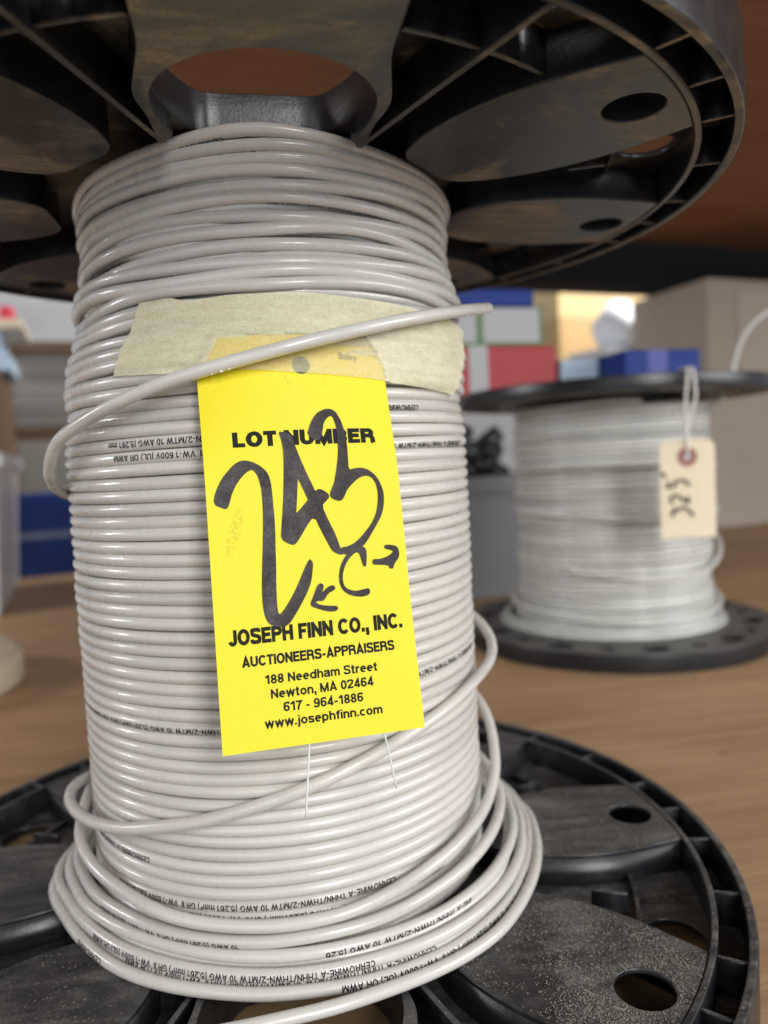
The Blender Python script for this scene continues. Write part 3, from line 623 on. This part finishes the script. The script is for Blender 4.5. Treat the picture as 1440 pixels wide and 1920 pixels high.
# ------------------------------------------------------------------ masking tape
T_TOP = [(-121, 232.0), (-111.8, 232.2), (-109.1, 231.0), (-105, 230.9), (-98.5, 231.6), (-82.4, 232.0), (-64.6, 230.4), (-47.1, 228.9), (-20.4, 227.2)]
T_BOT = [(-127.6, 210.3), (-108, 208.9), (-98.4, 209.2), (-85.8, 207.8), (-77.3, 206.9), (-68.7, 205.8), (-61.2, 204.6), (-33, 202.2)]
TMi = TM.inverted()
OUT_W = [(u * 1.05, v + (1.3 if v > 100 else -1)) for u, v in OUT]
def tag_radius(th, z):
    r = 0.080
    for _ in range(6):
        p = Vector((r * cos(th), r * sin(th), z)); l = TMi @ (p - TO)
        u, v = l.x * 1e3, l.z * 1e3
        if not inside(OUT_W, u, v): return None
        l.y = tag_y(u, v) * 1e-3
        q = TM @ l + TO; r = math.hypot(q.x, q.y)
    return r
b = bmesh.new(); NX, NZ = 110, 30; rad = []; pos = []
for i in range(NX + 1):
    s = i / NX
    a0 = -121 + (-20.4 + 121) * s; a1 = -127.6 + (-33 + 127.6) * s
    z0 = lerp_tab(T_TOP, a0); z1 = lerp_tab(T_BOT, a1); rr = []; pp = []
    for j in range(NZ + 1):
        f = j / NZ
        jag = (0.35 * noise.noise(Vector((j * 0.9, i * 0.0, 3))) if i in (0, NX) else 0)
        th = R(a0 + (a1 - a0) * f + jag); z = (z0 + (z1 - z0) * f + 0.12 * noise.noise(Vector((i * 0.35, j * 0.0, 5))) * (1 if j in (0, NZ) else 0)) * 1e-3
        k = (z - ZS[0]) ; sx_ = lerp_tab(SHIFT, z)
        base = lerp_tab(SURF, z) + 0.0015 + sx_ * cos(th)
        base += 0.00022 * cos(2 * pi * (z - 0.2336) / 0.00407)
        t_ = tag_radius(th, z)
        if t_: base = max(base, t_ + 0.0007)
        # two creases near the left end
        base += 0.0008 * math.exp(-((math.degrees(th) + 111 + (z * 1e3 - 228) * 0.9) / 1.0) ** 2) * sstep(221, 226, z * 1e3)
        base += 0.0004 * math.exp(-((z * 1e3 - 220.5 + (math.degrees(th) + 120) * 0.12) / 0.6) ** 2) * sstep(-108, -118, math.degrees(th))
        rr.append(base); pp.append((th, z))
    rad.append(rr); pos.append(pp)
for _ in range(3):
    rad = [[max((tag_radius(*pos[i][j]) or -1) + 0.0005, (rad[max(i - 1, 0)][j] + 2 * rad[i][j] + rad[min(i + 1, NX)][j] + rad[i][max(j - 1, 0)] + rad[i][min(j + 1, NZ)]) / 6) for j in range(NZ + 1)] for i in range(NX + 1)]
g = [[b.verts.new((rad[i][j] * cos(pos[i][j][0]), rad[i][j] * sin(pos[i][j][0]), pos[i][j][1])) for j in range(NZ + 1)] for i in range(NX + 1)]
for i in range(NX):
    for j in range(NZ): b.faces.new((g[i][j], g[i][j + 1], g[i + 1][j + 1], g[i + 1][j]))
bmesh.ops.recalc_face_normals(b, faces=b.faces)
con = [1.0 if tag_radius(*pos[i][j]) and (lambda l: inside(OUT, l.x * 1e3, l.z * 1e3))(TMi @ (Vector((rad[i][j] * cos(pos[i][j][0]), rad[i][j] * sin(pos[i][j][0]), pos[i][j][1])) - TO)) else 0.0 for i in range(NX + 1) for j in range(NZ + 1)]
b.verts.index_update()
o = obj('masking_tape', b, M_TAPE, None, True)
ca = o.data.attributes.new('contact', 'FLOAT', 'POINT')   # the paper turns clearer where its glue wets the card
for k, v in enumerate(con): ca.data[k].value = v
tag(o, 'torn strip of pale yellow masking tape across the head of the yellow card', 'tape')

# ------------------------------------------------------------------ sawdust
b = bmesh.new(); cnt = 0
while cnt < 12000:
    a = random.uniform(-66, -24); r = random.triangular(0.090, 0.171, 0.145)
    dens = noise.noise(Vector((r * 40 * cos(R(a)), r * 40 * sin(R(a)), 2))) + 0.6 * noise.noise(Vector((r * 140 * cos(R(a)), r * 140 * sin(R(a)), 5)))
    if dens + random.uniform(-0.55, 0.75) - max(0, (a + 40) / 22) < 0.15: continue
    da = abs(a + 46.2); half = lerp_tab([(p, q) for p, q in PAD], r * 1e3)
    if da > half - 0.5 or r > 0.1575: continue
    hx, hy = polar(0.1450, R(-46.8)); x, y = polar(r, R(a))
    if math.hypot(x - hx, y - hy) < 0.0093: continue
    lvl = FT; q_ = random.random()
    if q_ < 0.10: a += 45
    elif q_ < 0.17: a -= 90
    elif q_ < 0.27: r = random.uniform(0.1612, 0.1684); a = random.uniform(-75, 10); lvl = FT - 0.0128
    x, y = polar(r, R(a))
    L_ = 0.00005 + 0.00022 * random.random() ** 4; th = random.uniform(0, pi); wd = L_ * random.uniform(0.55, 1.0)
    if cnt % 1700 == 0: L_ = 0.0016; wd = 0.0002
    d = Vector((cos(th), sin(th), random.uniform(-.15, .15))) * L_; n_ = Vector((-sin(th), cos(th), 0)) * wd
    c0 = Vector((x, y, lvl + 0.00006 + abs(d.z)))
    vs = [b.verts.new(c0 + s1 * d + s2 * n_ + Vector((0, 0, s3 * 0.00005))) for s3 in (-1, 1) for s1, s2 in ((-1, -1), (1, -1), (1, 1), (-1, 1))]
    for q in ((0, 3, 2, 1), (4, 5, 6, 7), (0, 1, 5, 4), (1, 2, 6, 5), (2, 3, 7, 6), (3, 0, 4, 7)): b.faces.new([vs[k] for k in q])
    cnt += 1
o = obj('sawdust', b, m_simple('sawdust_flakes', (0.25, 0.225, 0.185), 0.9, 0.5, 300)); tag(o, kind='stuff')

# ------------------------------------------------------------------ second spool
C2 = Vector((0.322, 0.384, 0.0)); R2 = 0.145; F2 = 0.0155; H2 = 0.2265
sp2 = empty('wire_spool', C2, 'smaller black plastic spool behind, with small round holes in its thin lower flange', 'spool', rz=R(8))
def flange2():
    b = bmesh.new(); hs = []
    for k in range(20):
        a = 2 * pi * k / 20; rr = 0.124; x, y = polar(rr, a); rd = 0.0075 if k % 2 else 0.0120
        hs.append([(x + rd * (cos(t) * cos(a) * 0.7 - sin(t) * sin(a)), y + rd * (cos(t) * sin(a) * 0.7 + sin(t) * cos(a))) for t in [2 * pi * q / 20 for q in range(20)]])
    slab(b, circle(R2 - 0.002, 128), hs + [circle(0.02, 32)], F2 - 0.004, F2, 0.0005)
    slab(b, circle(R2, 128), [circle(R2 - 0.004, 128)], 0.0, F2 + 0.0005, 0.0008)
    return b
f1 = obj('flange', flange2(), M_BLACK2, sp2)
bb = bmesh.new(); bb.from_mesh(f1.data)
f2 = obj('flange', bb, M_BLACK2, sp2, loc=(0, 0, H2 + F2)); f2.rotation_euler = (pi, 0, 0)
f2.location = (0, 0, H2 + F2 * 0.72); f2.scale = (1, 1, 0.72)
b = bmesh.new(); slab(b, circle(0.05, 48), [circle(0.02, 32)], F2 - 0.001, H2 + 0.001, 0.0); obj('core', b, M_BLACK2, sp2)
W2 = 0.0023
coil2 = empty('wire_coil', C2 + Vector((0, 0, F2)), 'pale grey wire wound on the smaller spool behind, loops slack at the bottom', 'wire')
def w2(u, dr=0.0, sd=0.0):
    z = 0.0026 + 0.0046 * u; th = -pi / 2 + 2 * pi * u
    r = 0.0885 + dr + 0.0016 * noise.noise(Vector((cos(th), sin(th), 0.4 * u + sd))) + 0.001 * sin(u * 0.55) + (0.003 * max(0, (10 - u) / 10))
    z += 0.0016 * noise.noise(Vector((cos(th) + 5, sin(th), 0.5 * u + sd)))
    return Vector((r * cos(th), r * sin(th), z))
n2 = int((H2 - F2 - 0.005) / 0.0046)
b = bmesh.new(); tube(b, [w2(k / 56) for k in range(n2 * 56)], W2, 10, (0, 0)); obj('winding', b, M_WIRE2, coil2, True)
b = bmesh.new(); tube(b, [w2(k / 40 + 0.5, -0.0036, 8) for k in range((n2 - 1) * 40)], W2, 8, (0, 0)); obj('under_layer', b, M_WIRE2, coil2, True)
for tab in ([(-250, 94, 14), (-205, 104, 5), (-180, 107, 2.5), (-150, 103, 2.4), (-120, 99, 2.4), (-85, 98, 2.4), (-50, 99, 2.4), (-20, 101, 2.4), (10, 101, 3), (50, 96, 8)],
            [(-240, 94, 24), (-200, 101, 10), (-175, 103.5, 7), (-145, 99.5, 6.8), (-110, 96, 6.8), (-70, 95.5, 6.8), (-35, 97, 7), (0, 98, 8), (45, 94, 14)],
            [(-230, 93, 40), (-190, 97, 26), (-165, 99, 22), (-130, 97, 17), (-90, 96, 14), (-50, 96, 16), (-15, 97, 24), (20, 95, 34)],
            [(-220, 94, 120), (-170, 96, 112), (-120, 95.5, 106), (-80, 95.5, 103), (-40, 96, 106), (10, 95, 116)],
            [(-215, 94, 150), (-165, 95.5, 150), (-115, 95.5, 152), (-70, 95.5, 150), (-20, 95.5, 146), (25, 94, 142)],
            [(-140, 93, 60), (-100, 95.5, 52), (-60, 96.5, 55), (-25, 98, 70), (0, 98, 86), (25, 94, 98)]):
    b = bmesh.new(); tube(b, strand(tab, 7), W2, 10, (0, 0)); obj('loose_loop', b, M_WIRE2, coil2, True)
# the wire's end comes up through a hole of the upper flange and bends away to the right
b = bmesh.new(); tube(b, catmull([(0.088, -0.012, 0.19), (0.104, -0.024, 0.208), (0.113, -0.028, 0.232), (0.128, -0.020, 0.262), (0.152, -0.010, 0.284), (0.185, 0.0, 0.300)], 8), W2, 10); obj('free_end', b, M_WIRE2, coil2, True)

# ------------------------------------------------------------------ manila tag on the second spool
rim = Vector((0.352, 0.236, 0.0))
mt = empty('hang_tag', (0.3135, 0.2300, 0.1095), 'cream manila card hanging by white string in front of the smaller spool', 'tag', rz=R(-13))
M_MAN = m_simple('manila_card', (0.80, 0.70, 0.50), 0.75, 0.06, 120)
b = bmesh.new(); wv, hv, ch = 0.0206, 0.0752, 0.0056
slab(b, [(-wv, 0), (wv, 0), (wv, hv - ch), (wv - ch * .35, hv - ch * .3), (wv - ch, hv), (-wv + ch, hv), (-wv + ch * .35, hv - ch * .3), (-wv, hv - ch)], [circle(0.0028, 24, 0, hv - 0.013)], 0, 0, 0, lambda c: Vector((c.x, 0.0, c.y)))
ext = bmesh.ops.extrude_face_region(b, geom=list(b.faces))
for v in [q for q in ext['geom'] if isinstance(q, bmesh.types.BMVert)]: v.co.y += 0.0004
bmesh.ops.recalc_face_normals(b, faces=b.faces); obj('card', b, M_MAN, mt)
b = bmesh.new(); slab(b, circle(0.0074, 32, 0, hv - 0.013), [circle(0.0029, 24, 0, hv - 0.013)], 0, 0, 0, lambda c: Vector((c.x, -0.0003, c.y))); obj('eyelet', b, m_simple('red_fibre_ring', (0.33, 0.13, 0.12), 0.8), mt)
def px(l): return [Vector(((x - 470) / 530 * 2 * wv, -0.0005, (1745 - y) / 975 * hv)) for x, y in l]
for l in ([(318, 1535), (330, 1455), (365, 1475), (410, 1440), (460, 1460), (495, 1495), (518, 1535)], [(320, 1398), (303, 1350), (330, 1315), (375, 1325), (425, 1365), (470, 1396), (472, 1365), (466, 1332)], [(288, 1180), (278, 1235), (345, 1222), (345, 1186), (395, 1168), (450, 1182), (482, 1228)], [(208, 1085), (235, 1105), (255, 1135)]):
    b = bmesh.new(); tube(b, catmull(px(l), 5), 0.00095, 6); obj('marker_writing', b, M_INK, mt)
b = bmesh.new()
for s in (-1, 1): tube(b, catmull([(0.0, -0.0012, hv - 0.0135), (0.0006 * s, -0.0015, hv + 0.010), (0.003 + 0.0035 * s, -0.001, hv + 0.030), (0.0035 + 0.003 * s, -0.0015, hv + 0.041), (0.004 + 0.002 * s, 0.001, hv + 0.0535), (0.004 + 0.002 * s, 0.008, hv + 0.0552), (0.004 + 0.002 * s, 0.022, hv + 0.0548)], 6), 0.0011, 8)
tube(b, catmull([(0.0, -0.0012, hv - 0.0135), (0.0, 0.0022, hv - 0.010), (0.0003, 0.0022, hv + 0.004), (0.001, -0.0005, hv + 0.014)], 6), 0.001, 8)
obj('string', b, m_simple('white_cotton', (0.72, 0.70, 0.66), 0.9), mt, True)

# ------------------------------------------------------------------ boxes and clutter further back
def carton(name, x, y, z, wx, dy, hz, m, label, cat, rz=SA, bev=0.002, group=None):
    b = bmesh.new(); box(b, -wx / 2, wx / 2, 0, dy, 0, hz, bev)
    e = empty(name, (x, y, z), label, cat, group, rz); obj('body', b, m, e)
    return e
def band(e, x0, x1, y0, y1, z0, z1, m, name='printed_band'):
    b = bmesh.new(); box(b, x0, x1, y0, y1, z0, z1); return obj(name, b, m, e)
M_RED = m_simple('red_carton', (0.42, 0.024, 0.026), 0.5, 0.2, 12); M_WHITE = m_simple('white_carton', (0.50, 0.52, 0.55), 0.55, 0.1, 20)
M_BLUE = m_simple('blue_carton', (0.008, 0.040, 0.24), 0.55, 0.3, 25, 0, 0.3); M_LBLUE = m_simple('pale_blue_carton', (0.42, 0.56, 0.70), 0.5, 0.1)
M_GREY = m_simple('grey_carton', (0.46, 0.47, 0.48), 0.6, 0.12, 15); M_GREEN = m_simple('green_band', (0.10, 0.20, 0.06), 0.6, 0.2)
M_TAN = m_simple('tan_carton', (0.50, 0.34, 0.16), 0.65, 0.15, 8); M_BEIGE = m_simple('beige_carton', (0.40, 0.345, 0.285), 0.75, 0.15, 5)
M_MAUVE = m_simple('mauve_sack', (0.33, 0.28, 0.265), 0.7, 0.15, 4); M_PAPER = m_simple('paper_sheets', (0.40, 0.37, 0.33), 0.8, 0.3, 60)
M_BROWN = m_simple('brown_board', (0.13, 0.075, 0.035), 0.7, 0.2); M_BIN = m_simple('grey_white_bin', (0.72, 0.73, 0.74), 0.35, 0.08)
M_CREAM = m_simple('cream_disc', (0.50, 0.42, 0.30), 0.6, 0.15, 20); M_DARK = m_simple('dark_tool', (0.02, 0.02, 0.022), 0.4, 0.3)
ZT = H2 + F2 * 0.72 + 0.0005
e = carton('carton', 0.232, 0.425, ZT, 0.118, 0.075, 0.0505, M_RED, 'low red carton with a grey stripe, resting on the smaller spool', 'box', R(6))
band(e, -0.036, -0.016, -0.0006, 0.076, 0.0006, 0.0511, M_GREY)
e = carton('carton', 0.222, 0.428, ZT + 0.0512, 0.112, 0.07, 0.0385, M_GREY, 'grey carton with green edging stacked on the red carton', 'box', R(6))
band(e, -0.0150, -0.0085, -0.0006, 0.0706, -0.0002, 0.0390, M_GREEN); band(e, 0.0535, 0.0566, -0.0006, 0.0706, 0, 0.0390, M_GREEN); band(e, -0.0555, 0.0560, -0.0008, 0.0708, 0.0002, 0.0035, M_GREEN)
carton('carton', 0.228, 0.428, ZT + 0.0905, 0.085, 0.066, 0.017, M_BLUE, 'thin dark blue carton topmost on the stack over the red carton', 'box', R(7))
carton('carton', 0.332, 0.452, ZT, 0.060, 0.05, 0.0385, M_LBLUE, 'small pale blue carton between the red and the bright blue cartons', 'box', R(5))
e = carton('carton', 0.393, 0.405, ZT, 0.086, 0.06, 0.0400, M_BLUE, 'small bright blue carton on the smaller spool right of the pale blue one', 'box', R(5))
band(e, -0.018, 0.004, -0.0006, 0.0606, 0.0005, 0.0396, m_simple('violet_print', (0.07, 0.09, 0.36), 0.5), 'printed_panel')

big = carton('carton', 1.225, 1.245, 0.0, 0.62, 0.235, 0.53, M_BEIGE, 'big beige grey carton standing on the shelf at right', 'box')
b = bmesh.new(); box(b, -0.23, 0.23, -0.004, -0.001, 0.33, 0.505, 0.001)
obj('flap', b, m_simple('carton_flap', (0.46, 0.40, 0.335), 0.75, 0.1, 6), big)
def bin_(name, x, y, wx, dy, hz, rz, m, label):
    e = empty(name, (x, y, 0), label, 'bin', None, rz); b = bmesh.new(); t = 0.004
    def ringq(z, s): return [b.verts.new((sx_ * (wx / 2 + s), (dy / 2) + sy_ * (dy / 2 + s), z)) for sx_, sy_ in ((-1, -1), (1, -1), (1, 1), (-1, 1))]
    rs = [ringq(0, -0.012), ringq(hz - 0.02, 0), ringq(hz - 0.02, 0.008), ringq(hz, 0.008), ringq(hz, -t), ringq(0.006, -0.012 - t)]
    for a, c in zip(rs, rs[1:]):
        for k in range(4): b.faces.new((a[k], a[(k + 1) % 4], c[(k + 1) % 4], c[k]))
    b.faces.new(list(reversed(rs[0]))); b.faces.new(rs[-1])
    bmesh.ops.bevel(b, geom=list(b.edges), offset=0.0025, segments=2, affect='EDGES')
    obj('tub', b, m, e); return e
bin_('storage_bin', 0.285, 0.600, 0.13, 0.15, 0.155, R(8), m_simple('clouded_bin', (0.30, 0.31, 0.33), 0.3, 0.1), 'grey plastic bin on the shelf between the two spools')
b = bmesh.new()
for k in range(26):
    x, y, z = random.uniform(-0.05, 0.05), random.uniform(0.03, 0.12), 0.03 + 0.17 * random.random() ** 0.7
    d = Vector((random.uniform(-1, 1), random.uniform(-1, 1), random.uniform(-.4, .4))).normalized() * random.uniform(0.014, 0.03)
    tube(b, [Vector((x, y, z)) - d, Vector((x, y, z)), Vector((x, y, z)) + d], random.uniform(0.007, 0.013), 8)
o = obj('pipe_fittings', b, m_simple('fittings_metal', (0.05, 0.055, 0.06), 0.25, 0.5, 30), None, True, (0.285, 0.600, 0), R(8)); tag(o, 'heap of dark shiny fittings filling the grey bin', 'fittings', kind='stuff')
carton('carton', 0.47, 1.02, 0.0, 0.30, 0.2, 0.26, M_GREY, 'grey carton standing behind the grey plastic bin', 'box')
bin_('storage_bin', -0.540, 0.68, 0.38, 0.37, 0.217, R(14), M_BIN, 'white plastic bin at the left edge of the shelf')
e = carton('carton', -0.36, 1.15, 0.0, 0.30, 0.24, 0.150, M_BLUE, 'royal blue carton with a pale stripe behind the white bin', 'box')
band(e, -0.1504, 0.1504, -0.0006, 0.20, 0.070, 0.082, m_simple('pale_stripe', (0.18, 0.24, 0.38), 0.5), 'printed_band')
carton('carton', -0.40, 1.46, 0.0, 0.55, 0.26, 0.262, m_simple('drab_carton', (0.34, 0.31, 0.26), 0.8, 0.1), 'wide drab carton behind the royal blue carton', 'box')
b = bmesh.new()
for k in range(22): 
    j = random.uniform(-0.006, 0.006); box(b, -0.17 + j, 0.17 + j, j + 0.002, 0.2, k * 0.0072, k * 0.0072 + 0.0066)
o = obj('paper_stack', b, M_PAPER, None, False, (-0.42, 1.475, 0.292), SA); tag(o, 'thick stack of greyish paper pressed between two brown boards', 'paper')
for z, lab in ((0.2625, 'brown board under the stack of greyish paper'), (0.4515, 'brown board lying on top of the stack of greyish paper')):
    b = bmesh.new(); box(b, -0.19, 0.19, -0.012, 0.21, 0, 0.029, 0.001); o = obj('board', b, M_BROWN, None, False, (-0.42, 1.475, z), SA); tag(o, lab, 'board')
carton('carton', -0.57, 1.10, 0.0, 0.20, 0.2, 0.375, M_BROWN, 'tall brown carton behind the white bin at the left edge', 'box')
carton('carton', -0.555, 1.11, 0.376, 0.20, 0.17, 0.030, M_LBLUE, 'flat pale blue box on the tall brown carton, lowest of three', 'box')
carton('carton', -0.56, 1.12, 0.4065, 0.18, 0.15, 0.042, M_LBLUE, 'thicker pale blue box in the middle of the pile at left', 'box')
carton('tray', -0.525, 1.10, 0.449, 0.20, 0.17, 0.016, m_simple('cream_tray', (0.74, 0.64, 0.46), 0.5), 'cream tray topmost on the pale blue boxes at left', 'tray')
carton('carton', -0.52, 1.72, 0.0, 0.9, 0.25, 0.66, M_GREY, 'tall grey carton at the back left behind the paper stack', 'box')
for x, lab in ((-0.505, 'left one of two small red caps on the cream tray'), (-0.468, 'right one of two small red caps on the cream tray')):
    b = bmesh.new(); bmesh.ops.create_cone(b, segments=24, radius1=0.016, radius2=0.012, depth=0.03, cap_ends=True)
    o = obj('cap', b, m_simple('red_cap', (0.65, 0.03, 0.06), 0.4), None, False, (x, 1.17, 0.4805)); tag(o, lab, 'cap')
b = bmesh.new(); slab(b, circle(0.105, 96), [circle(0.02, 32)], 0, 0.030, 0.006)
o = obj('wooden_disc', b, M_CREAM, None, True, (-0.336, 0.375, 0.0)); tag(o, 'thick cream disc lying on the shelf at lower left', 'disc')

# things on the next rack, in bright light
carton('carton', 1.15, 2.06, 0.0, 0.50, 0.3, 0.60, M_TAN, 'brightly lit tan carton far behind, the lower one', 'box', R(20))
carton('carton', 1.15, 2.06, 0.601, 0.50, 0.3, 0.115, m_simple('light_tan', (0.62, 0.46, 0.24), 0.6, 0.1), 'brightly lit low tan carton lying on the far lower one', 'box', R(20))
b = bmesh.new(); bmesh.ops.create_icosphere(b, subdivisions=3, radius=0.075)
for v in b.verts: v.co *= 1 + 0.25 * noise.noise(v.co * 14); v.co.z = max(v.co.z, -0.06)
o = obj('plastic_bag', b, m_simple('white_film', (0.80, 0.82, 0.86), 0.25, 0.05, bump=0.5), None, True, (0.945, 1.61, 0.502)); tag(o, 'crumpled white plastic bag in bright light beside the far tan cartons', 'bag')
carton('carton', 0.93, 1.54, 0.0, 0.17, 0.14, 0.4415, M_WHITE, 'white carton under the crumpled white bag far behind', 'box', R(20))
